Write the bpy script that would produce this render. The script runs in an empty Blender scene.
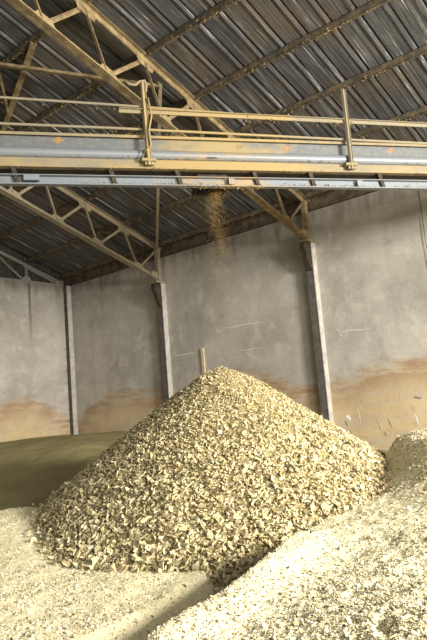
import bpy, math, random
import numpy as np
from mathutils import Vector
random.seed(7); RNG = np.random.default_rng(7)
col = bpy.context.scene.collection
EYE = 2.30                       # eye height above the concrete floor; heights below are measured from the eye
AZ = math.radians(49.79)
SV = np.array([math.cos(AZ), -math.sin(AZ)])     # sideways
DV = np.array([math.sin(AZ), math.cos(AZ)])      # ahead
YC, YB, YA = 18.60, 13.78, 8.36                  # corner, far truss, near truss
XW, H, ZT, SL = 14.0, 4.92, 5.15, 0.336          # wall face, wall top, rafter at the wall, roof slope

# ------------------------------------------------------------------ helpers
class MB:
    def __init__(s): s.v = []; s.f = []
    def add(s, vs, fs):
        b = len(s.v); s.v += [tuple(v) for v in vs]; s.f += [tuple(i + b for i in f) for f in fs]; return s
    def box(s, a, b):
        (x0, y0, z0), (x1, y1, z1) = a, b
        return s.add([(x0,y0,z0),(x1,y0,z0),(x1,y1,z0),(x0,y1,z0),(x0,y0,z1),(x1,y0,z1),(x1,y1,z1),(x0,y1,z1)],
                     [(0,3,2,1),(4,5,6,7),(0,1,5,4),(1,2,6,5),(2,3,7,6),(3,0,4,7)])
    def bar(s, p, q, w, h, up=(0,0,1), du=0.0, dw=0.0):
        """rectangular bar p->q: w across, h along 'up'; du, dw shift it along up / across"""
        p, q = Vector(p), Vector(q); d = (q - p).normalized(); up = Vector(up)
        a = d.cross(up).normalized(); u = a.cross(d).normalized()
        p = p + u*du + a*dw; q = q + u*du + a*dw
        vs = []
        for c in (p, q):
            for i, j in ((-1,-1),(1,-1),(1,1),(-1,1)): vs.append(c + a*(i*w/2) + u*(j*h/2))
        return s.add(vs, [(0,1,2,3),(7,6,5,4),(0,4,5,1),(1,5,6,2),(2,6,7,3),(3,7,4,0)])
    def prism(s, poly, ext):
        n = len(poly); e = Vector(ext); p = [Vector(v) for v in poly]
        return s.add(p + [v + e for v in p], [tuple(range(n))[::-1], tuple(range(n, 2*n))] + [(i, (i+1) % n, n+(i+1) % n, n+i) for i in range(n)])
    def tube(s, path, r, n=10):
        path = [Vector(p) for p in path]; vs = []; fs = []
        for k, p in enumerate(path):
            d = (path[min(k+1, len(path)-1)] - path[max(k-1, 0)]).normalized()
            a = d.cross(Vector((0,0,1)) if abs(d.z) < .9 else Vector((1,0,0))).normalized(); b = a.cross(d)
            rr = r[k] if isinstance(r, (list, tuple)) else r
            for i in range(n):
                t = 2*math.pi*i/n; vs.append(p + a*(rr*math.cos(t)) + b*(rr*math.sin(t)))
        for k in range(len(path)-1):
            for i in range(n): fs.append((k*n+i, k*n+(i+1) % n, (k+1)*n+(i+1) % n, (k+1)*n+i))
        fs.append(tuple(range(n))[::-1]); fs.append(tuple(range((len(path)-1)*n, len(path)*n)))
        return s.add(vs, fs)
    def build(s, name, mat, parent=None, smooth=False, bevel=0):
        v = np.array(s.v, dtype=np.float64)
        if parent is None:
            o3 = np.array([(v[:,0].min()+v[:,0].max())/2, (v[:,1].min()+v[:,1].max())/2, v[:,2].min()])
        else: o3 = base_of[parent.name]
        me = bpy.data.meshes.new(name); me.from_pydata((v - o3).tolist(), [], s.f)
        return link(name, me, mat, parent, o3, smooth, bevel)
base_of = {}
def link(name, me, mat, parent, o3, smooth=False, bevel=0):
    me.materials.append(mat); me.update()
    me.polygons.foreach_set('use_smooth', np.full(len(me.polygons), bool(smooth)))
    o = bpy.data.objects.new(name, me); col.objects.link(o)
    if parent is None: o.location = (o3[0], o3[1], o3[2] + EYE)
    else: o.parent = parent
    base_of[o.name] = o3
    if bevel:
        m = o.modifiers.new('edge', 'BEVEL'); m.width = bevel; m.segments = 2; m.limit_method = 'ANGLE'
    return o
def big(name, v, f, mat, parent=None, smooth=False):
    """fast mesh from numpy arrays; f is (n,k)"""
    v = np.asarray(v, dtype=np.float64); f = np.asarray(f, dtype=np.int32)
    o3 = base_of[parent.name] if parent else np.array([v[:,0].mean(), v[:,1].mean(), v[:,2].min()])
    me = bpy.data.meshes.new(name); n, k = f.shape
    me.vertices.add(len(v)); me.vertices.foreach_set('co', (v - o3).astype(np.float32).ravel())
    me.loops.add(n*k); me.loops.foreach_set('vertex_index', f.ravel())
    me.polygons.add(n); me.polygons.foreach_set('loop_start', np.arange(0, n*k, k, dtype=np.int32))
    me.update(calc_edges=True); me.validate()
    return link(name, me, mat, parent, o3, smooth)
def tag(o, label=None, cat=None, group=None, kind=None):
    for k, v in (('label', label), ('category', cat), ('group', group), ('kind', kind)):
        if v: o[k] = v
    return o
def thing(name, loc, label, cat, group=None):
    o = bpy.data.objects.new(name, None); col.objects.link(o); o.empty_display_size = .2
    o.location = (loc[0], loc[1], loc[2] + EYE); base_of[o.name] = np.array(loc, dtype=float)
    return tag(o, label, cat, group)
def dup(root, off, label=None, mats=None):
    def rec(o, par):
        c = o.copy(); col.objects.link(c); base_of[c.name] = base_of[o.name]
        if par: c.parent = par
        if mats and c.type == 'MESH' and o.data.materials[0] in mats:
            c.material_slots[0].link = 'OBJECT'; c.material_slots[0].material = mats[o.data.materials[0]]
        for ch in [x for x in list(bpy.data.objects) if x.parent == o]: rec(ch, c)
        return c
    r = rec(root, None); r.location = Vector(root.location) + Vector(off)
    if label: r['label'] = label
    return r

# value noise for the heaps
def vnoise(x, y, seed):
    xi, yi = np.floor(x).astype(np.int64), np.floor(y).astype(np.int64); fx, fy = x - xi, y - yi
    def h(a, b):
        n = (a*374761393 + b*668265263 + seed*1442695041) & 0xffffffff
        n = ((n ^ (n >> 13))*1274126177) & 0xffffffff
        return ((n ^ (n >> 16)) & 0xffff)/65535.0
    ux, uy = fx*fx*(3-2*fx), fy*fy*(3-2*fy)
    return (h(xi,yi)*(1-ux)+h(xi+1,yi)*ux)*(1-uy) + (h(xi,yi+1)*(1-ux)+h(xi+1,yi+1)*ux)*uy - .5
def fbm(x, y, f, o=4, seed=1):
    r = 0; a = 1
    for k in range(o): r = r + a*vnoise(x*f, y*f, seed+k); a *= .5; f *= 2.03
    return r
def sst(a, b, x): t = np.clip((x-a)/(b-a), 0, 1); return t*t*(3-2*t)

# ------------------------------------------------------------------ materials
def lin(r, g, b): return tuple(((c/255)/12.92 if c/255 <= .04045 else ((c/255+.055)/1.055)**2.4) for c in (r,g,b)) + (1,)
class NT:
    def __init__(s, name, rough=.9, spec=.2):
        s.m = bpy.data.materials.new(name); s.m.use_nodes = True; s.t = s.m.node_tree; s.b = s.t.nodes['Principled BSDF']
        s.b.inputs['Roughness'].default_value = rough; s.b.inputs['Specular IOR Level'].default_value = spec
    def n(s, typ, ins=None, **kw):
        nd = s.t.nodes.new(typ)
        for k, v in kw.items(): setattr(nd, k, v)
        for k, v in (ins or {}).items():
            if isinstance(v, bpy.types.NodeSocket): s.t.links.new(v, nd.inputs[k])
            else: nd.inputs[k].default_value = v
        return nd
    def coord(s): return s.n('ShaderNodeNewGeometry').outputs['Position']
    def noise(s, vec, scale, detail=4, rough=.6): return s.n('ShaderNodeTexNoise', {'Vector': vec, 'Scale': scale, 'Detail': detail, 'Roughness': rough}).outputs['Fac']
    def map(s, vec, sc): return s.n('ShaderNodeMapping', {'Vector': vec, 'Scale': sc}).outputs[0]
    def math(s, op, a, b=0.0): return s.n('ShaderNodeMath', {0: a, 1: b}, operation=op).outputs[0]
    def range(s, v, a, b, c=0.0, d=1.0): return s.n('ShaderNodeMapRange', {'Value': v, 'From Min': a, 'From Max': b, 'To Min': c, 'To Max': d}, interpolation_type='SMOOTHSTEP').outputs[0]
    def mix(s, f, a, b, mode='MIX'):
        nd = s.t.nodes.new('ShaderNodeMix'); nd.data_type = 'RGBA'; nd.blend_type = mode
        for i, v in ((0, f), (6, a), (7, b)):
            if isinstance(v, bpy.types.NodeSocket): s.t.links.new(v, nd.inputs[i])
            else: nd.inputs[i].default_value = v
        return nd.outputs[2]
    def ramp(s, v, stops):
        nd = s.n('ShaderNodeValToRGB', {0: v}); e = nd.color_ramp.elements
        while len(e) < len(stops): e.new(.5)
        for k, (p, c) in enumerate(stops): e[k].position = p; e[k].color = c
        return nd.outputs[0]
    def out(s, c, bump=None, bs=.3, bd=.02):
        s.t.links.new(c, s.b.inputs['Base Color'])
        if bump is not None:
            bn = s.n('ShaderNodeBump', {'Strength': bs, 'Distance': bd, 'Height': bump}); s.t.links.new(bn.outputs[0], s.b.inputs['Normal'])
        return s.m
def island(t): return t.n('ShaderNodeNewGeometry').outputs['Random Per Island']

def mat_chip():
    t = NT('feed_chip', .85, .15); r = island(t)
    c = t.ramp(r, [(0, lin(84,80,60)), (.16, lin(116,108,82)), (.24, lin(184,171,128)), (.45, lin(208,195,152)), (.75, lin(226,214,174)), (.9, lin(190,166,124)), (1, lin(236,227,194))])
    n = t.noise(t.coord(), 60, 3)
    return t.out(t.mix(t.range(n, .35, .75), c, lin(168,150,104)), n, .3, .004)
def mat_under():
    t = NT('feed_chip_core', .95, .1); n = t.noise(t.coord(), 30, 4)
    return t.out(t.mix(n, lin(120,106,70), lin(180,162,112)), n, .6, .02)
def mat_meal(name, a, b, dark):
    t = NT(name, .95, .1); p = t.coord()
    n = t.noise(p, 34, 6, .75); n2 = t.noise(p, 3, 3); n3 = t.noise(p, 130, 2)
    c = t.mix(t.range(n2, .3, .7), a, b)
    c = t.mix(t.range(n, .54, .68, 0, .75), c, dark)
    return t.out(c, n3, .5, .01)
def mat_granule(name, a, b, c2, d):
    t = NT(name, .92, .1); r = island(t)
    return t.out(t.ramp(r, [(0, d), (.15, d), (.20, c2), (.5, a), (1, b)]))
def mat_olive():
    t = NT('olive_grain', .95, .1); p = t.coord(); n = t.noise(p, 1.2, 4); n2 = t.noise(p, 22, 5, .75)
    c = t.mix(t.range(n, .3, .7), lin(152,142,98), lin(172,160,114)); c = t.mix(t.range(n2, .5, .75, 0, .5), c, lin(84,76,42))
    return t.out(c, n2, .5, .02)
def mat_wall(name, back=False):
    t = NT(name, .92, .15); p = t.coord()
    sep = t.n('ShaderNodeSeparateXYZ', {0: p}); x, y, z = sep.outputs
    n1 = t.noise(p, .55, 6, .62); n2 = t.noise(p, 2.1, 7, .68); n3 = t.noise(t.map(p, (2.2, 2.2, .25)), 1.4, 5, .6); n4 = t.noise(p, 24, 4, .7)
    c = t.ramp(n1, [(.3, lin(152,146,135)), (.5, lin(172,166,154)), (.68, lin(188,181,169))])
    c = t.mix(t.range(n3, .48, .75, 0, .16), c, lin(132,124,110))
    c = t.mix(t.range(n2, .50, .66, 0, .6), c, lin(196,189,176)); c = t.mix(t.range(n2, .48, .28, 0, .35), c, lin(128,120,108))
    n5 = t.noise(t.map(p, (1, 1, 1.7)), 8, 6, .75); c = t.mix(t.range(n5, .52, .74, 0, .38), c, lin(122,114,102)); c = t.mix(t.range(n4, .55, .75, 0, .3), c, lin(112,104,92))
    along = x if back else y
    # old heap outline: rusty tide mark with tan dust below it
    nh = t.noise(t.map(p, (.6, .6, 3.2)), 1.7, 6, .65); w1 = t.math('SINE', t.math('MULTIPLY', along, 1.25)); w2 = t.math('SINE', t.math('ADD', t.math('MULTIPLY', along, .53), 1.1))
    edge = t.math('ADD', t.math('MULTIPLY', w1, .22), t.math('MULTIPLY', w2, .18))
    if back: edge = t.math('ADD', t.math('MULTIPLY', t.range(t.math('ABSOLUTE', t.math('SUBTRACT', x, 12.0)), 1.9, .2), .75), -.42)
    else: edge = t.math('SUBTRACT', edge, t.range(y, 17.3, 18.7, 0, .5))
    edge = t.math('ADD', edge, t.math('MULTIPLY', t.math('SUBTRACT', nh, .5), .8))
    hgt = t.math('SUBTRACT', t.math('SUBTRACT', z, EYE + (.50 if back else .62)), edge)
    brown = t.range(hgt, -.75, -.02); above = t.range(hgt, .40, -.05)
    tan = t.mix(t.range(n2, .35, .65), lin(206,180,132), lin(190,166,124))
    tan = t.mix(t.range(n1, .4, .65, 0, .6), tan, lin(214,194,154)); tan = t.mix(t.range(n5, .52, .7, 0, .5), tan, lin(168,134,96)); tan = t.mix(t.range(n2, .56, .7, 0, .5), tan, lin(186,140,98))
    low = t.mix(t.math('MULTIPLY', brown, t.range(nh, .36, .6, .2, 1)), tan, lin(158,128,96))
    c = t.mix(t.math('MULTIPLY', above, t.range(nh, .3, .6, .45, .9)), c, low)
    # damp dark staining along the top
    top = t.range(t.math('ADD', z, t.math('MULTIPLY', t.math('SUBTRACT', n3, .5), 1.3)), EYE + H - .5, EYE + H + .1)
    c = t.mix(t.math('MULTIPLY', top, .6), c, lin(92,82,70))
    if back:
        d = t.math('ABSOLUTE', t.math('SUBTRACT', x, 12.42)); dr = t.math('MULTIPLY', t.range(d, .07, .02), t.range(z, EYE+2.2, EYE+4.6))
        c = t.mix(t.math('MULTIPLY', dr, .7), c, lin(84,76,66))
    return t.out(c, n4, .35, .02)
def mat_steel(name, base, dust, rust, f0=.42, f1=.62):
    t = NT(name, .75, .3); p = t.coord(); n = t.noise(p, 5, 6, .7); n2 = t.noise(p, 17, 5, .7)
    nz = t.n('ShaderNodeSeparateXYZ', {0: t.n('ShaderNodeNewGeometry').outputs['Normal']}).outputs[2]
    c = t.mix(t.range(n, f0, f1), base, dust); c = t.mix(t.range(n2, .58, .72, 0, .7), c, rust)
    c = t.mix(t.range(nz, .5, .9, 0, .85), c, dust)
    return t.out(c, n2, .3, .01)
def mat_gantry(name, base, dust, amount, rough=.5):
    t = NT(name, rough, .4); p = t.coord(); sep = t.n('ShaderNodeSeparateXYZ', {0: p})
    # dust has settled most around the discharge point
    gx = t.math('ADD', t.math('MULTIPLY', t.math('SUBTRACT', sep.outputs[0], 7.75), .823), t.math('MULTIPLY', t.math('SUBTRACT', sep.outputs[1], 6.32), -.568))
    near = t.range(t.math('ABSOLUTE', t.math('ADD', gx, -.15)), 2.1, .2)
    n = t.noise(t.map(p, (1, 1, 2.5)), 2.6, 6, .65); n2 = t.noise(p, 14, 5, .7)
    k = t.math('ADD', t.math('ADD', t.math('MULTIPLY', near, .62), amount), t.math('MULTIPLY', t.math('SUBTRACT', n, .5), 1.5))
    c = t.mix(t.range(n2, .4, .7, 0, .35), base, lin(124,124,120))
    c = t.mix(t.range(k, .25, .85), c, dust)
    c = t.mix(t.range(n2, .62, .75, 0, .55), c, lin(128,92,52))
    return t.out(c, n2, .25, .01)
def mat_roof():
    t = NT('roof_sheet', .6, .35); p = t.coord()
    st = t.noise(t.map(p, (.30, 7.0, .30)), 2.6, 6, .7); n = t.noise(p, 1.1, 5, .6); n2 = t.noise(p, 16, 4, .7)
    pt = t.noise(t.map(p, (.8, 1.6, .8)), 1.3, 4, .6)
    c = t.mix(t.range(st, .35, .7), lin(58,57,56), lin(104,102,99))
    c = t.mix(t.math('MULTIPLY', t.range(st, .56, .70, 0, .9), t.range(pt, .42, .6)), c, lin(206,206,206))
    c = t.mix(t.range(n, .46, .66, 0, .6), c, lin(96,84,66))
    c = t.mix(t.range(n2, .56, .72, 0, .7), c, lin(38,37,36))
    return t.out(c, n2, .25, .01)
def mat_plain(name, a, b, scale=8, rough=.85):
    t = NT(name, rough, .2); n = t.noise(t.coord(), scale, 5, .65); return t.out(t.mix(t.range(n, .35, .65), a, b), n, .3, .01)

M = dict(chip=mat_chip(), under=mat_under(),
    meal=mat_meal('pale_meal', lin(213,200,160), lin(224,212,174), lin(138,124,90)),
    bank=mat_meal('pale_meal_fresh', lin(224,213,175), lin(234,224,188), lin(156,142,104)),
    gran=mat_granule('meal_granule', lin(222,211,172), lin(238,229,198), lin(184,170,130), lin(108,99,72)),
    olive=mat_olive(), wall=mat_wall('stained_concrete'), wallb=mat_wall('stained_concrete_gable', True),
    truss=mat_steel('dusty_tan_steel', lin(116,98,70), lin(148,130,92), lin(80,60,38)),
    trussb=mat_steel('dusty_grey_steel', lin(138,128,110), lin(160,142,108), lin(92,76,54)),
    gable=mat_steel('grey_steel', lin(140,136,126), lin(150,142,124), lin(96,86,70)),
    purlin=mat_steel('dusty_purlin', lin(78,71,58), lin(112,97,72), lin(54,47,38)),
    roof=mat_roof(), clad=mat_plain('dark_cladding', lin(60,56,50), lin(84,78,69), 5),
    eave=mat_plain('dark_eave', lin(70,60,48), lin(104,92,74), 4),
    column=mat_plain('column_concrete', lin(82,78,72), lin(104,98,90), 7), collit=mat_plain('column_lit_side', lin(162,156,146), lin(184,178,167), 7),  # paler copy of the column tone, for the side that catches the light
    floor=mat_plain('floor_concrete', lin(130,122,106), lin(150,142,124), 3),
    web=mat_gantry('blue_grey_paint', lin(88,89,86), lin(136,119,78), .12, .45),
    pipe=mat_gantry('pale_pipe_paint', lin(112,115,117), lin(142,122,86), -.06, .35),
    flange=mat_gantry('dust_caked_flange', lin(120,108,84), lin(142,122,78), .42, .8),
    rail=mat_gantry('dusty_handrail', lin(120,110,88), lin(140,121,80), .34, .7),
    lower=mat_gantry('lower_rail_paint', lin(106,111,114), lin(142,120,80), .0, .45),
    darkst=mat_plain('dark_steel', lin(48,43,37), lin(74,64,50), 9),
    chaff=mat_granule('settled_chaff', lin(138,119,82), lin(160,139,98), lin(112,95,64), lin(78,66,44)),
    fall=mat_granule('falling_chips', lin(160,128,72), lin(182,150,92), lin(140,108,58), lin(110,84,46)),
    white=mat_plain('white_scrape', lin(186,181,172), lin(214,211,204), 30),
    grey=mat_plain('grey_scuff', lin(120,112,104), lin(150,142,134), 20),
    flake=mat_plain('white_flaking', lin(226,226,224), lin(240,240,238), 20), wood=mat_plain('pale_board', lin(186,168,136), lin(204,188,158), 12),
    rustpatch=mat_plain('rust_patch', lin(128,98,68), lin(146,116,80), 14),
    cable=mat_plain('black_cable', lin(52,48,44), lin(70,66,60), 10))

# ------------------------------------------------------------------ the building
tag(MB().box((-16.2,-8,-EYE-.2), (14.4,19.0,-EYE)).build('floor', M['floor']), kind='structure')
tag(MB().box((XW,-1.5,-EYE), (XW+.35,YC+.35,H)).build('wall_right', M['wall']), kind='structure')
WR = bpy.data.objects['wall_right']
tag(MB().box((-16.2,YC,-EYE), (XW,YC+.35,H)).build('wall_back', M['wallb']), kind='structure')
# cladding above the gable wall: vertical ribbed sheets up to the roof
def roof_z(x): return ZT + SL*(XW - x if x >= -1 else XW + 2 + x)
mb = MB(); x = -16.0
while x < 14.3:
    for a, b, dy in ((0,.2,0),(.2,.26,.035),(.26,.32,.035)):
        x0, x1 = x+a, x+b
        mb.prism([(x0,YC+.22-dy,H-.02),(x1,YC+.22-dy,H-.02),(x1,YC+.22-dy,roof_z(x1)+.2),(x0,YC+.22-dy,roof_z(x0)+.2)], (0,.02,0))
    x += .32
mb.prism([(-16.2,YC+.24,H-.02),(14.3,YC+.24,H-.02),(14.3,YC+.24,roof_z(14.3)+.19),(-1,YC+.24,roof_z(-1)+.19),(-16.2,YC+.24,roof_z(-16.2)+.19)], (0,.03,0))  # solid backing added to stop light leaking between the ribbed sheets
tag(mb.build('wall_gable', M['clad']), kind='structure')
# dark ring beam over the side wall
mb = MB().box((XW+.06,-1.5,H), (XW+.35,YC+.3,ZT+.16)); mb.box((XW-.02,-1.5,H+.02),(XW+.06,YC+.0,H+.06))
tag(mb.build('trim_1', M['eave']), kind='structure')

# ribbed roof sheeting, two slopes
RP, OFF = .50, .20
prof = [(0,0),(.02,.055),(.06,.055),(.08,0),(.10,0),(.105,-.02),(.125,-.02),(.13,0),(.30,0),(.305,.018),(.33,.018),(.335,0)]
ys = []; k = 0; y = -1.6
while y < YC+.3:
    for a, h in prof: ys.append((y+a, h))
    y += RP
vs = []; fs = []; xs = [14.5] + [14.5 - 1.42*i - .3 for i in range(1, 11)] + [-1.0]
for x in xs:
    for (yy, h) in ys: vs.append((x, yy, roof_z(x)+OFF+h))
n = len(ys)
for i in range(len(xs)-1):
    for j in range(n-1): fs.append((i*n+j, (i+1)*n+j, (i+1)*n+j+1, i*n+j+1))
b0 = len(vs); xs2 = [-1.0, -8, -16.4]
for x in xs2:
    for (yy, h) in ys: vs.append((x, yy, roof_z(x)+OFF+h))
for i in range(2):
    for j in range(n-1): fs.append((b0+i*n+j, b0+(i+1)*n+j, b0+(i+1)*n+j+1, b0+i*n+j+1))
ro = big('ceiling', vs, fs, M['roof']); tag(ro, kind='structure')
so = ro.modifiers.new('sheet', 'SOLIDIFY'); so.thickness = .012; so.offset = 1

# ------------------------------------------------------------------ roof trusses
def zbot(x): return 4.20 + .330*(13.9 - x)
def ztop(x): return ZT + SL*(XW - x)
TOPX = [13.88, 12.52, 11.13, 9.82, 8.45, 7.02, 5.6, 4.2, 2.8, 1.4, 0, -.9]
BOTX = [13.05, 11.53, 10.2, 8.90, 7.48, 6.12, 4.72, 3.3, 1.9, .5, -.6]
def L_chord(p, q, flange_up):
    m = MB(); s = 1 if flange_up else -1
    for e in (-1, 1):
        m.bar(p, q, .012, .11, (0,0,1), du=0, dw=e*.012)
        m.bar(p, q, .09, .012, (0,0,1), du=s*.055, dw=e*.055)
    return m
def gusset(x, z, w, h, y):
    tilt = -SL; pts = []
    for dx, dz in ((-w*.5,-h*.5),(w*.5,-h*.5),(w*.62,0),(w*.38,h*.5),(-w*.38,h*.5),(-w*.62,0)): pts.append((x+dx, y-.007, z+dz+dx*tilt))
    return MB().prism(pts, (0,.014,0))
def make_truss(y, label):
    r = thing('roof_truss', (XW-.1, y, zbot(13.9)), label, 'truss', 'roof trusses')
    L_chord((XW,y,ztop(XW)), (-1,y,ztop(-1)), True).build('top_chord', M['truss'], r)
    L_chord((13.98,y,zbot(13.98)), (-1,y,zbot(-1)), False).build('bottom_chord', M['truss'], r)
    for i in range(len(BOTX)):
        for tx in (TOPX[i], TOPX[i+1]):
            p = Vector((BOTX[i], y, zbot(BOTX[i]))); q = Vector((tx, y, ztop(tx))); d = (q-p).normalized()
            w = MB(); w.bar(p+d*.03, q-d*.03, .012, .075, (0,1,0) if False else Vector((-d.z,0,d.x)), dw=-.03)
            w.bar(p+d*.03, q-d*.03, .062, .012, Vector((-d.z,0,d.x)), du=.035)
            w.build('web_member', M['truss'], r)
        gusset(BOTX[i], zbot(BOTX[i])+.06, .34, .2, y).build('gusset_plate', M['truss'], r)
        gusset(TOPX[i+1], ztop(TOPX[i+1])-.06, .36, .2, y).build('gusset_plate', M['truss'], r)
    e = MB()
    for s in (-1, 1): e.bar((13.86,y+s*.05,4.14), (13.86,y+s*.05,ZT+.05), .02, .13, (1,0,0)); 
    e.bar((13.80,y,4.14), (13.80,y,ZT+.05), .12, .012, (1,0,0)); e.box((13.62,y-.14,4.08),(13.96,y+.14,4.14))
    e.build('end_post', M['truss'], r)
    for s in (-1, 1): gusset(13.72, 4.30, .30, .26, y+s*.03).build('gusset_plate', M['truss'], r)
    return r
truss = make_truss(YA, 'tan dusty roof truss passing behind the gantry to the nearer wall column')
# chaff lying on the chords
def flakes(c, size, nrm=None, tilt=1.2, thick=.25, aspect=(1.1,2.6), ups=None, curl=.25, rng=RNG, seg=6):
    """many thin bent chips at centres c -> verts, quad/tri faces (tri only)"""
    n = len(c); up = np.tile([0,0,1.0], (n,1)) if ups is None else ups
    nr = up + rng.normal(0, 1, (n,3))*tilt*.5; nr /= np.linalg.norm(nr, axis=1)[:,None]
    a = np.cross(nr, rng.normal(0,1,(n,3))); a /= np.linalg.norm(a, axis=1)[:,None]; b = np.cross(nr, a)
    L = size*.5; asp = rng.uniform(aspect[0], aspect[1], n); Wd = L/asp; th = np.minimum(L*thick, .008)*rng.uniform(.6,1.4,n)
    ang = np.linspace(0, 2*math.pi, seg, endpoint=False)[None,:] + rng.uniform(-.35,.35,(n,seg))
    rad = rng.uniform(.75,1.15,(n,seg)); ca, sa = np.cos(ang)*rad, np.sin(ang)*rad
    bend = rng.uniform(-1,1,(n,1))*curl
    offs = (ca*L[:,None])[...,None]*a[:,None,:] + (sa*Wd[:,None])[...,None]*b[:,None,:]
    zc = (bend*(ca**2)*L[:,None])
    topv = c[:,None,:] + offs + (zc + th[:,None]*.5)[...,None]*nr[:,None,:]
    botv = c[:,None,:] + offs*.9 + (zc - th[:,None]*.5)[...,None]*nr[:,None,:]
    v = np.concatenate([topv, botv], 1).reshape(-1,3); k = 2*seg
    tri = []
    for i in range(1, seg-1): tri += [(0,i,i+1), (seg,seg+i+1,seg+i)]
    for i in range(seg): j = (i+1) % seg; tri += [(i,seg+i,seg+j),(i,seg+j,j)]
    tri = np.array(tri); f = (np.arange(n)[:,None,None]*k + tri[None]).reshape(-1,3)
    return v, f
def chaff_line(p, q, n, size, w, up, parent, name='settled_chaff', hang=0.0):
    p, q = np.array(p), np.array(q); t = RNG.random(n)
    cl = np.clip(fbm(t*np.linalg.norm(q-p), t*0+p[1], 1.7, 3, 5)+.5, 0, 1.2)
    keep = RNG.random(n) < cl; t = t[keep]; m = len(t)
    c = p + (q-p)*t[:,None]; c[:,:2] += RNG.normal(0, w, (m,2)); c[:,2] += up + RNG.exponential(.018, m) - hang*RNG.random(m)
    v, f = flakes(c, RNG.uniform(.4,1.3,m)*size, tilt=1.2, thick=.35)
    o = big(name, v, f, M['chaff'], parent); tag(o, kind='stuff'); return o
chaff_line((XW-.2,YA,zbot(XW-.2)), (4.5,YA,zbot(4.5)), 900, .03, .03, -.035, truss)
chaff_line((XW-.2,YA,ztop(XW-.2)), (4.5,YA,ztop(4.5)), 900, .03, .05, .062, truss)
trB = dup(truss, (0, YB-YA, 0), 'greyer roof truss reaching the second column, under the gantry at left', {M['truss']: M['trussb']})

# flat-bottomed gable frame standing on the back wall
r = thing('gable_frame', (12, YC+.1, H), 'small grey gable frame standing on top of the back wall', 'truss')
y = YC+.12
MB().bar((13.8,y,ZT-.08),(-1,y,ZT-.08+SL*14.8),.10,.10).build('top_chord', M['gable'], r)
MB().bar((13.85,y,H+.05),(-1,y,H+.05),.10,.08).build('bottom_chord', M['gable'], r)
for k, x in enumerate([12.4, 10.9, 9.4, 7.9, 6.4, 4.9, 3.4]):
    MB().bar((x,y,H),(x,y,ztop(x)-.1),.08,.08,(0,1,0)).build('vertical_post', M['gable'], r)
    xl = x - 1.5
    MB().bar((x-.12,y,H+.08),(xl+.05,y,ztop(xl)-.15),.06,.08,(0,1,0)).build('diagonal_brace', M['gable'], r)
MB().bar((12.3,y,ztop(12.4)-.18),(13.75,y,H+.06),.06,.07,(0,1,0)).build('diagonal_brace', M['gable'], r)
MB().prism([(12.15,y-.06,H),(12.62,y-.06,H),(12.5,y-.06,H+.22),(12.28,y-.06,H+.22)],(0,.012,0)).build('gusset_plate', M['gable'], r)
MB().prism([(13.55,y-.06,H),(13.9,y-.06,H),(13.9,y-.06,H+.22),(13.6,y-.06,H+.22)],(0,.012,0)).build('gusset_plate', M['gable'], r)

# purlins: one of them with its crust of chaff, then copies up the slope
def purlin(x, label):
    z = ztop(x)+.06
    o = thing('purlin', (x, 8.5, z), label, 'purlin', 'roof purlins')
    m = MB(); m.box((x-.035,-1.4,z),(x+.035,YC+.2,z+.012)); m.box((x-.035,-1.4,z),(x-.022,YC+.2,z+.13)); m.box((x-.035,-1.4,z+.118),(x+.035,YC+.2,z+.13))
    m.build('channel', M['purlin'], o)
    chaff_line((x-.01,2.0,z), (x-.01,YC,z), 1700, .036, .035, .012, o, hang=.05)
    return o
PX = [9.82, 13.88, 12.52, 11.13, 8.45, 7.02, 5.6, 4.2, 2.8, 1.4, 0]
words = {13.88:'at the eave directly above the side wall', 12.52:'second from the eave, above the column heads', 11.13:'third up from the eave',
 9.82:'fourth up from the eave, meeting the near truss above the gantry', 8.45:'fifth up from the eave, heavily crusted with chaff', 7.02:'sixth up from the eave', 5.6:'seventh up from the eave', 4.2:'eighth up from the eave',
 2.8:'ninth up from the eave', 1.4:'tenth up from the eave', 0:'next to the ridge'}
pu = purlin(9.82, 'dusty steel roof purlin ' + words[9.82])
for x in PX[1:]: dup(pu, (x-9.82, 0, ztop(x)-ztop(9.82)), 'dusty steel roof purlin ' + words[x])

# sloping braces between the two trusses, under the purlins
def brace(p, q, w, mat, label):
    m = MB(); m.bar(p, q, w, .012, (0,0,1)); m.bar(p, q, .012, w, (0,0,1), du=w/2, dw=w/2-.006)
    return tag(m.build('roof_brace', mat, bevel=.003), label, 'brace', 'roof braces')
brace((13.8,YB-.06,ztop(13.8)-.05), (8.95,YA+.1,ztop(8.95)-.12), .075, M['trussb'], 'thin steel brace climbing from the second column head behind the gantry')
brace((8.95,YA+.12,ztop(8.95)-.2), (4.3,YB-.1,ztop(4.3)-.2), .10, M['truss'], 'dusty brace running nearly level behind the near truss')
brace((7.02,10.0,ztop(7.02)+.04), (8.40,YB-.1,ztop(8.40)), .13, M['truss'], 'broad tan brace slanting between two purlins at upper left')
brace((6.3,10.4,ztop(6.3)-.02), (7.9,12.35,ztop(7.9)-.02), .05, M['truss'], 'slim tan brace beside the broad brace at upper left')

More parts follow.
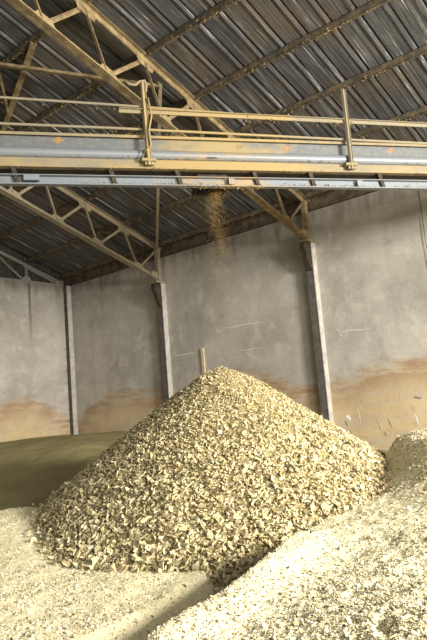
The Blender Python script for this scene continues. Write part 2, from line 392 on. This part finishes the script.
# ------------------------------------------------------------------ wall columns
def column(y, label):
    o = thing('wall_column', (XW-.1, y, -EYE), label, 'column', 'wall columns')
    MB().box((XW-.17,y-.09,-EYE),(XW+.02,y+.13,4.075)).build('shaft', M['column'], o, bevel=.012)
    tag(MB().box((XW-.18,y-.115,-EYE),(XW+.02,y-.09,4.075)).build('side_face', M['collit'], o), 'pale side face of the column')  # light from the right is put into this face's paler colour
    MB().prism([(XW-.17,y-.08,3.34),(XW-.17,y-.08,4.06),(XW-.44,y-.08,4.06),(XW-.44,y-.08,3.88),(XW-.26,y-.08,3.46)],(0,.15,0)).build('bracket', M['darkst'], o, bevel=.012)
    return o
c0 = column(YA, 'tall concrete wall column nearest the camera, right of the chip pile peak')
dup(c0, (0,YB-YA,0), 'middle concrete wall column rising behind the left slope of the chip pile')
o = thing('wall_column', (XW-.1, YC-.14, -EYE), 'concrete column in the corner where the two walls meet', 'column', 'wall columns')
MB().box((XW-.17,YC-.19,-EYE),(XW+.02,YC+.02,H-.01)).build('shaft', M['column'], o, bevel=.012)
tag(MB().box((XW-.18,YC-.215,-EYE),(XW+.02,YC-.19,H-.01)).build('side_face', M['collit'], o), 'pale side face of the column')
for k in range(12):
    z = -.2 + k*.42 + random.uniform(-.1,.1)
    MB().bar((XW-.24,YC-.18,z),(XW-.24-random.uniform(.05,.16),YC-.18,z+random.uniform(-.03,.05)),.012,.012).build('tie_wire', M['darkst'], o)

# marks on the side wall (flat scrapes, scuffs and flaking patches)
def mark(y0, z0, y1, z1, w, mat, name):
    m = MB(); n = 7; up = []; dn = []
    for i in range(n+1):
        t = i/n; yy = y0+(y1-y0)*t; zz = z0+(z1-z0)*t+random.uniform(-.012,.012); ww = w*random.uniform(.35,1)*(1-.6*abs(2*t-1))
        up.append((XW-.004, yy, zz+ww/2)); dn.append((XW-.004, yy, zz-ww/2))
    m.prism(up + dn[::-1], (.003,0,0)); return m.build(name, mat, WR)
def wp(x, y):     # a place on the side wall in (y, z), from its place in the photograph
    f = np.array([.75585,.63896,.14288]); r_ = np.array([.65241,-.75341,-.08206]); u = np.array([-.05521,-.15524,.98633])
    d = f*642.7 + r_*(x-213.5) - u*(y-320); d = d*(XW/d[0]); return d[1], d[2]
for a, b, w, mt, nm in [((175,356),(198,352),.05,'white','scrape_mark'),((224,328),(263,322),.06,'white','scrape_mark'),((338,332),(372,328),.04,'white','scrape_mark'),
        ((337,329),(342,336),.10,'white','scrape_mark'),((232,351),(262,348),.035,'white','scrape_mark'),((262,385),(268,384),.10,'white','scrape_mark'),
        ((216,329),(219,333),.08,'white','scrape_mark'),((246,352),(250,356),.08,'white','scrape_mark'),
        ((346,416),(351,419),.14,'flake','flaking_patch'),((358,409),(361,424),.16,'flake','flaking_patch'),((361,404),(361,409),.07,'flake','flaking_patch'),((415,415),(419,425),.14,'flake','flaking_patch'),
        ((377,420),(381,430),.08,'grey','scuff'),((388,419),(392,427),.09,'grey','scuff'),((384,432),(387,436),.10,'grey','scuff'),((345,421),(348,426),.10,'grey','scuff'),((361,399),(362,405),.06,'grey','scuff'),
        ((399,391),(400,398),.08,'grey','scuff'),((414,397),(422,398),.08,'grey','scuff'),((349,431),(353,437),.2,'grey','scuff')]:
    mark(*wp(*a), *wp(*b), w, M[mt], nm)
y, z = wp(204,366); y2, z2 = wp(203.5,348)
m = MB().box((XW-.05,y-.06,z-.3),(XW-.002,y+.05,z2)); 
tag(m.build('board', M['wood'], bevel=.006), 'short pale upright board against the wall just behind the pile peak', 'board')
(ya, za), (yb, zb) = wp(418,186), wp(427,262)
m = MB().tube([(XW-.03, ya, H-.02), (XW-.03, ya-.02, H-.7), (XW-.04, (ya+yb)/2-.03, H-1.4), (XW-.03, ya-.12, 1.2)], .007, 8)
tag(m.build('cable', M['cable'], smooth=True), 'thin dark cable hanging down the wall at far right', 'cable')

# ------------------------------------------------------------------ conveyor gantry crossing under the roof
G0 = Vector((7.75, 6.32, 0)); GA = Vector((.823, -.568, 0)).normalized(); GN = Vector((GA.y, -GA.x, 0))   # along, towards the near side
def gp(t, n, z): return G0 + GA*t + GN*n + Vector((0,0,z))
T0, T1 = -10.0, 7.45
def gbar(m, t0, t1, n, z, w, h): return m.bar(gp(t0,n,z), gp(t1,n,z), w, h)
g = thing('conveyor_gantry', tuple(gp(0,-.35,3.58)), 'grey blue conveyor gantry caked with yellow dust, spanning below the roof', 'conveyor')
m = MB(); gbar(m, T0, T1, -.02, 4.22, .02, .40); web = m.build('girder_web', M['web'], g)
m = MB(); gbar(m, T0, T1, -.70, 4.20, .02, .46); m.build('girder_web', M['web'], g)
m = MB(); gbar(m, T0, T1, .0, 4.425, .12, .02); gbar(m, T0, T1, .055, 4.412, .012, .045); m.build('top_flange', M['flange'], g, bevel=.004)
m = MB(); gbar(m, T0, T1, -.70, 4.43, .14, .02); m.build('top_flange', M['flange'], g)
m = MB().tube([gp(t, .035, 4.112) for t in np.linspace(T0,T1,12)], .078, 16); m.build('pipe', M['pipe'], g, smooth=True)
m = MB(); gbar(m, T0, T1, .06, 3.955, .02, .135); gbar(m, T0, T1, .02, 4.02, .10, .014); gbar(m, T0, T1, .0, 3.888, .14, .016); m.build('bottom_flange', M['flange'], g, bevel=.004)
m = MB(); gbar(m, T0, T1, -.36, 3.885, .66, .02); m.build('floor_plate', M['darkst'], g)
m = MB(); gbar(m, T0, T1, -.02, 3.685, .02, .13); gbar(m, T0, T1, .02, 3.755, .10, .014); gbar(m, T0, T1, .02, 3.612, .11, .018); m.build('lower_rail', M['lower'], g, bevel=.003)
for t in (-8.0,-6.6,-5.2,-3.05,-1.6,-.55,.75,1.75,3.05,4.5,5.9):
    m = MB(); m.prism([gp(t-.01,-.06,3.62),gp(t+.05,-.06,3.62),gp(t-.01,-.06,3.88),gp(t-.08,-.06,3.88)], tuple(GN*.10)); m.build('hanger_bracket', M['darkst'], g)
m = MB(); m.bar(gp(-2.95,.06,3.70), gp(-2.72,.06,3.70), .08, .09); m.build('junction_box', M['lower'], g, bevel=.006)
# bolts and plates along the lower rail
for t in (.3,2.6): 
    m = MB(); m.bar(gp(t-.05,.06,3.69), gp(t+.05,.06,3.69), .02, .10); m.build('splice_plate', M['lower'], g, bevel=.003)
# handrails
m = MB().tube([gp(T0,.10,5.24), gp(-3.24,.10,4.95), gp(-1.6,.10,4.91), gp(.2,.10,4.85), gp(.35,.10,4.84)], .021, 10); m.build('handrail', M['rail'], g, smooth=True)
m = MB(); m.bar(gp(-1.47,.115,4.81), gp(T1,.115,4.74), .03, .075); m.bar(gp(-1.47,.145,4.835), gp(T1,.145,4.765), .05, .012); m.build('handrail', M['rail'], g, bevel=.004)
m = MB().tube([gp(T0,.07,4.62), gp(-3.2,.07,4.545), gp(-1.6,.07,4.535), gp(1.9,.07,4.478), gp(T1,.07,4.40)], .022, 10); m.build('mid_rail', M['rail'], g, smooth=True)
def stanchion(t, top, lean, hook):
    m = MB(); m.bar(gp(t,.16,3.90), gp(t+lean,.16,top), .05, .045, (0,1,0)); m.bar(gp(t+.03,.145,3.9), gp(t+lean+.03,.145,top), .012, .07, (0,1,0))
    s = m.build('stanchion', M['rail'], g)
    m = MB(); m.bar(gp(t-.11,.14,3.985), gp(t+.12,.14,3.985), .10, .05); m.bar(gp(t-.06,.14,3.93), gp(t+.1,.14,3.93), .06, .05); m.build('clamp', M['flange'], s, bevel=.01)
    if hook:
        pts = [gp(t-.3,.16,5.30), gp(t-.22,.16,5.235), gp(t-.12,.16,5.23), gp(t-.06,.16,5.29), gp(t+.03,.16,5.31), gp(t+.05,.16,5.24), gp(t+.03,.16,5.12)]
        MB().tube(pts, .022, 8).build('hook', M['rail'], s, smooth=True)
        MB().tube([gp(t+.05,.2,5.0),gp(t+.09,.2,4.7),gp(t+.03,.21,4.45),gp(t+.05,.2,4.2),gp(t-.06,.2,4.12),gp(t-.08,.18,4.0)], .016, 8).build('hose', M['flange'], s, smooth=True)
    return s
stanchion(-1.06, 5.28, -.02, True); stanchion(2.42, 5.35, .0, False); stanchion(6.1, 5.3, 0, False); stanchion(-5.5, 5.3, 0, False)
# rust blooms on the web
def bloom(t, z, r1, diamond=False):
    pts = []
    for k in range(14):
        a = 2*math.pi*k/14; rr = r1*random.uniform(.7,1.15)*(1 if not diamond else 1/(abs(math.cos(a))+abs(math.sin(a)))*1.2)
        pts.append(tuple(gp(t+rr*math.cos(a), -.009, z+rr*math.sin(a)*.8)))
    MB().prism(pts, tuple(GN*.002)).build('rust_patch', M['rustpatch'], web)
bloom(-2.42, 4.335, .085, True); bloom(.5, 4.32, .06); bloom(1.35, 4.31, .06); bloom(3.32, 4.33, .07)
MB().prism([gp(-.1,.105,4.055),gp(.08,.105,4.06),gp(.06,.105,4.075),gp(-.08,.105,4.07)], tuple(GN*.006)).build('vent_slot', M['cable'], g)
# discharge spout tucked between the rails
m = MB()
for a, b in (((-.22,-.52),(.28,-.52)),((.28,-.52),(.28,-.14)),((.28,-.14),(-.22,-.14)),((-.22,-.14),(-.22,-.52))):
    m.bar(gp(a[0],a[1],3.76), gp(b[0],b[1],3.76), .012, .26)
m.build('discharge_spout', M['darkst'], g)
for z, n in ((4.44,-.0),(4.03,.06),(3.62,.03)):
    chaff_line(gp(-4.5,n,z), gp(6,n,z), 1500, .026, .028, .008, g)
chaff_line(gp(-4.5,.05,3.88), gp(6,.05,3.88), 1600, .022, .02, -.012, g)
chaff_line(gp(-.6,.06,3.62), gp(.8,.06,3.62), 260, .03, .03, -.02, g, hang=.05)
chaff_line(gp(.6,.12,4.77), gp(2.6,.12,4.755), 420, .03, .02, .0, g, hang=.09)
chaff_line(gp(-4.5,.12,4.80), gp(6,.12,4.77), 700, .022, .02, .02, g)
# trestle legs that carry its far end
for n in (-.66, -.06):
    MB().bar(gp(-9.3,n,-EYE), gp(-9.3,n,3.88), .16, .16, (0,1,0)).build('support_leg', M['web'], g)

# ------------------------------------------------------------------ heaps
APX = (.04, 10.22, .67)
CR0, CR1 = np.array([-.56,4.28]), np.array([.80,6.80])
cd = (CR1-CR0)/np.linalg.norm(CR1-CR0); cn = np.array([cd[1], -cd[0]])
def crest(s, d):
    ps, pd = s-CR0[0], d-CR0[1]; al = ps*cd[0]+pd*cd[1]
    e = ps*cn[0]+pd*cn[1] + .05*fbm(al, al*0+3, 2.6, 4, 11)
    e = e - .10*np.sin(al*1.1+.4)*sst(0,1,al)
    return e, al
def bank_h(s, d):
    e, al = crest(s, d)
    z = -1.40 + .15*s + .46*np.exp(-(np.abs((s-3.1)/.95)**3 + ((d-9.3)/2.3)**2)) + .05*fbm(s, d, 1.1, 3, 21)
    z = z + +.014*fbm(s, d, 6, 4, 23) + .010*fbm(s, d, 22, 3, 24)
    rough = sst(5.6, 4.0, d)*sst(.0, 1.0, s); z = z - rough*.03*np.clip(fbm(s, d, 7.5, 3, 31)-.12, 0, 1)*2
    lip = .13*np.exp(-(e/.34)**2)*sst(3.0, 2.2, al)
    return np.where(e > 0, z + lip, z + lip + e*1.5)
def bed_h(s, d):
    e, al = crest(s, d)
    z = -1.56 + .40*sst(6.8, 9.8, d)*sst(-.9, -2.8, s) + .05*fbm(s, d, .9, 3, 41) + .016*fbm(s, d, 7, 4, 42) + .008*fbm(s, d, 24, 3, 43)
    z = z - .55*sst(-1.02, -.45, e + .04*fbm(s, d, 3, 3, 45))*sst(7.8, 6.6, d)
    return z - .8*sst(9.65, 10.3, d + .12*fbm(s, d, 2, 3, 44) - (s+3.3)*.1)
def cone_h(s, d):
    r0 = np.hypot(s-APX[0], d-APX[1]); a = np.arctan2(d-APX[1], s-APX[0])
    sl = .725 + .02*np.cos(a*3+1)
    return APX[2] - sl*(np.sqrt(r0*r0+.09)-.3) + .05*fbm(s, d, 1.5, 3, 51) + .03*fbm(s, d, 6, 3, 52)
def olive_h(s, d):
    zb = -.33 - .75*sst(-3.8, 1.5, s); f = sst(8.5, 17.5, d)
    return -1.62*(1-f) + zb*f + .12*fbm(s, d, .45, 3, 61) + .02*fbm(s, d, 4, 4, 62)
def world(s, d, z): return np.stack([s*SV[0]+d*DV[0], s*SV[1]+d*DV[1], z], -1)
def field(name, hf, s0, s1, d0, d1, res, mat, drop=-EYE, mask=None):
    ns, nd = int((s1-s0)/res)+1, int((d1-d0)/res)+1
    S, D = np.meshgrid(np.linspace(s0,s1,ns), np.linspace(d0,d1,nd), indexing='ij'); Z = np.maximum(hf(S, D), drop+.01)
    P = world(S, D, Z); idx = np.arange(ns*nd).reshape(ns, nd)
    f = np.stack([idx[:-1,:-1], idx[1:,:-1], idx[1:,1:], idx[:-1,1:]], -1).reshape(-1,4)
    ok = (P[...,0] < XW-.005) & (P[...,1] < YC-.005)
    if mask is not None: ok &= mask(S, D, Z)
    okr = ok.ravel(); f = f[okr[f].all(1)]
    used = np.unique(f); remap = -np.ones(ns*nd, dtype=np.int64); remap[used] = np.arange(len(used))
    return big(name, P.reshape(-1,3)[used], remap[f], mat, smooth=True)
olive = field('olive_grain_heap', olive_h, -15, 8, 8.6, 24, .06, M['olive'])
# finish the far heap right up to both walls
bed = field('meal_bed', bed_h, -6.5, 2.2, 2.6, 10.4, .022, M['meal'], mask=lambda S, D, Z: (Z > -2.28))
bank = field('meal_bank', bank_h, -1.2, 5.5, 2.2, 12.5, .022, M['bank'], mask=lambda S, D, Z: (Z > bed_h(S, D)-.25) & (crest(S, D)[0] > -.35))
pile = field('chip_pile', cone_h, APX[0]-4.2, APX[0]+4.2, APX[1]-4.4, APX[1]+4.2, .05, M['under'], mask=lambda S, D, Z: Z > np.maximum(bed_h(S, D), -1.6)-.15)
tag(olive, 'smooth shaded olive grain heap lying against the back wall', 'grain heap', kind='stuff')
tag(bed, 'pale crumbly meal spread over the floor at lower left', 'meal', kind='stuff')
tag(bank, 'pale sunlit meal bank with a sharp edge at lower right', 'meal', kind='stuff')
tag(pile, 'tall conical pile of coarse yellowish feed chips under the falling stream', 'chip pile', kind='stuff')

def ground(s, d): return np.maximum(bed_h(s, d), np.where(crest(s, d)[0] > -.3, bank_h(s, d), -9))
# chips over the pile: a second mesh of the same heap, joined as its surface layer
N = 115000
rr = np.sqrt(RNG.random(N))*4.25; th = RNG.uniform(0, 2*math.pi, N)
s, d = APX[0]+rr*np.cos(th), APX[1]+rr*np.sin(th)
front = (d < APX[1]+.9) | (RNG.random(N) < .35); s, d = s[front], d[front]
z = cone_h(s, d); gnd = ground(s, d); lim = gnd - .02 - .10*RNG.random(len(s))**3*(RNG.random(len(s)) < .5)
ok = z > lim; s, d, z, gnd = s[ok], d[ok], np.maximum(z, gnd)[ok], gnd[ok]
e = .02; nx = -(cone_h(s+e, d)-cone_h(s-e, d))/(2*e); ny = -(cone_h(s, d+e)-cone_h(s, d-e))/(2*e)
up = np.stack([nx*SV[0]+ny*DV[0], nx*SV[1]+ny*DV[1], np.ones_like(nx)], -1); up /= np.linalg.norm(up, axis=1)[:,None]
fall = np.clip((APX[2]-z)/2.2, 0, 1)            # coarser chips roll to the foot
size = (RNG.lognormal(-.1, .38, len(s)))*(.028 + .040*fall)
c = world(s, d, z) + up*(RNG.uniform(-.012, .05, len(s))*(.45+.7*fall))[:,None]
v, f = flakes(c, np.clip(size, .018, .14), tilt=1.25, ups=up, thick=.2, aspect=(1.1, 3.0), curl=.4)
o = big('chip_layer', v, f, M['chip'], pile); tag(o, kind='stuff')

# granules over the meal: pale crumbs with a few dark flecks
def granules(host, hf, n, s0, s1, d0, d1, size, test, name, far=.0):
    dd = 1/(1/d1 + RNG.random(n)*(1/d0-1/d1)); ss = RNG.uniform(s0, s1, n)*(dd/d1*(1-far)+far)
    z = hf(ss, dd); ok = test(ss, dd, z); ss, dd, z = ss[ok], dd[ok], z[ok]; m = len(ss)
    sz = RNG.lognormal(0, .45, m)*size; c = world(ss, dd, z); c[:,2] += sz*RNG.uniform(-.25,.15,m)
    v, f = flakes(c, np.clip(sz, .006, .06), tilt=1.6, thick=.6, aspect=(1.0, 1.9), curl=.15, seg=5)
    o = big(name, v, f, M['gran'], host); tag(o, kind='stuff'); return o
granules(bed, bed_h, 100000, -5.2, 3.0, 3.4, 9.8, .0115, lambda s, d, z: (z > bank_h(s, d)-.02*0) & (z > cone_h(s, d)) | ((crest(s, d)[0] < -.3) & (z > cone_h(s, d))), 'meal_crumbs')
granules(bank, bank_h, 110000, -1.5, 5.2, 2.9, 11, .0115, lambda s, d, z: (crest(s, d)[0] > -.06) & (z > cone_h(s, d)-.02) & (z > bed_h(s, d)), 'meal_crumbs')
granules(bank, bank_h, 16000, 1.4, 4.4, 7.6, 11, .014, lambda s, d, z: (crest(s, d)[0] > -.06) & (z > cone_h(s, d)-.02) & (z > bed_h(s, d)), 'meal_crumbs')
# coarse crumbs and stray chips rolled off the pile
granules(bank, bank_h, 1500, -.5, 4.5, 2.9, 6.0, .03, lambda s, d, z: (crest(s, d)[0] > .1) & (z > cone_h(s, d)), 'meal_lumps')
granules(bed, bed_h, 1200, -4.5, 2.0, 4.0, 8.5, .028, lambda s, d, z: (z > bank_h(s, d)) & (z > cone_h(s, d)-.1) | ((crest(s, d)[0] < -.4) & (z > cone_h(s, d)-.1)), 'meal_lumps')

# falling stream of chips from the spout to the peak
n = 6500; q = RNG.random(n)**1.7
zz = 3.66 - q*(3.66-.8); wd = .13 + .09*q
tt = .15 - .26*q + .16*q*q + RNG.normal(0, 1, n)*wd*.62 + .06*np.sin(zz*5+RNG.random(n))
nn = -.32 + RNG.normal(0, 1, n)*wd*.5
c = np.array([list(gp(t, k, 0)) for t, k in zip(tt, nn)]); c[:,2] = zz
v, f = flakes(c, RNG.uniform(.004, .013, n)*(1-.35*q), tilt=3, thick=.35)
tag(big('falling_chips', v, f, M['fall']), 'thin brown stream of chips falling from the gantry onto the pile peak', 'falling grain', kind='stuff')

# ------------------------------------------------------------------ daylight, added fill and camera
sc = bpy.context.scene
w = bpy.data.worlds.new('World'); sc.world = w; w.use_nodes = True
bg = w.node_tree.nodes['Background']; bg.inputs[0].default_value = (.92,.96,1,1); bg.inputs[1].default_value = .75
def area(name, loc, target, sx, sy, power, colr):
    l = bpy.data.lights.new(name, 'AREA'); l.shape = 'RECTANGLE'; l.size = sx; l.size_y = sy; l.energy = power; l.color = colr
    o = bpy.data.objects.new(name, l); col.objects.link(o); o.location = (loc[0], loc[1], loc[2]+EYE)
    dv = Vector(target) - Vector(loc); o.rotation_euler = dv.to_track_quat('-Z', 'Y').to_euler(); return o
area('side_doorway_daylight', (8.3,-7.0,2.9), (5.5,5,-1), 2.4, 2.2, 4900, (1,.965,.90))
area('wall_fill', (-3.0,-20,4.0), (9.5,9,1.5), 11, 6, 5200, (1,.98,.95))  # unseen fill panel added behind the camera to brighten the walls
cam = bpy.data.cameras.new('Camera'); co = bpy.data.objects.new('Camera', cam); col.objects.link(co); sc.camera = co
cam.sensor_fit = 'VERTICAL'; cam.sensor_height = 36; cam.lens = 642.7/640*36; cam.clip_start = .05
from mathutils import Matrix
R_ = Vector((.65241055,-.7534096,-.08206367)); U_ = Vector((-.05521139,-.15524427,.98633205)); F_ = Vector((.75585195,.63896259,.1428798))
co.matrix_world = Matrix(((R_.x,U_.x,-F_.x,0),(R_.y,U_.y,-F_.y,0),(R_.z,U_.z,-F_.z,EYE),(0,0,0,1)))
vs_ = sc.view_settings; vs_.view_transform = 'Standard'; vs_.look = 'None'; vs_.exposure = 0; vs_.gamma = 1; vs_.use_curve_mapping = False
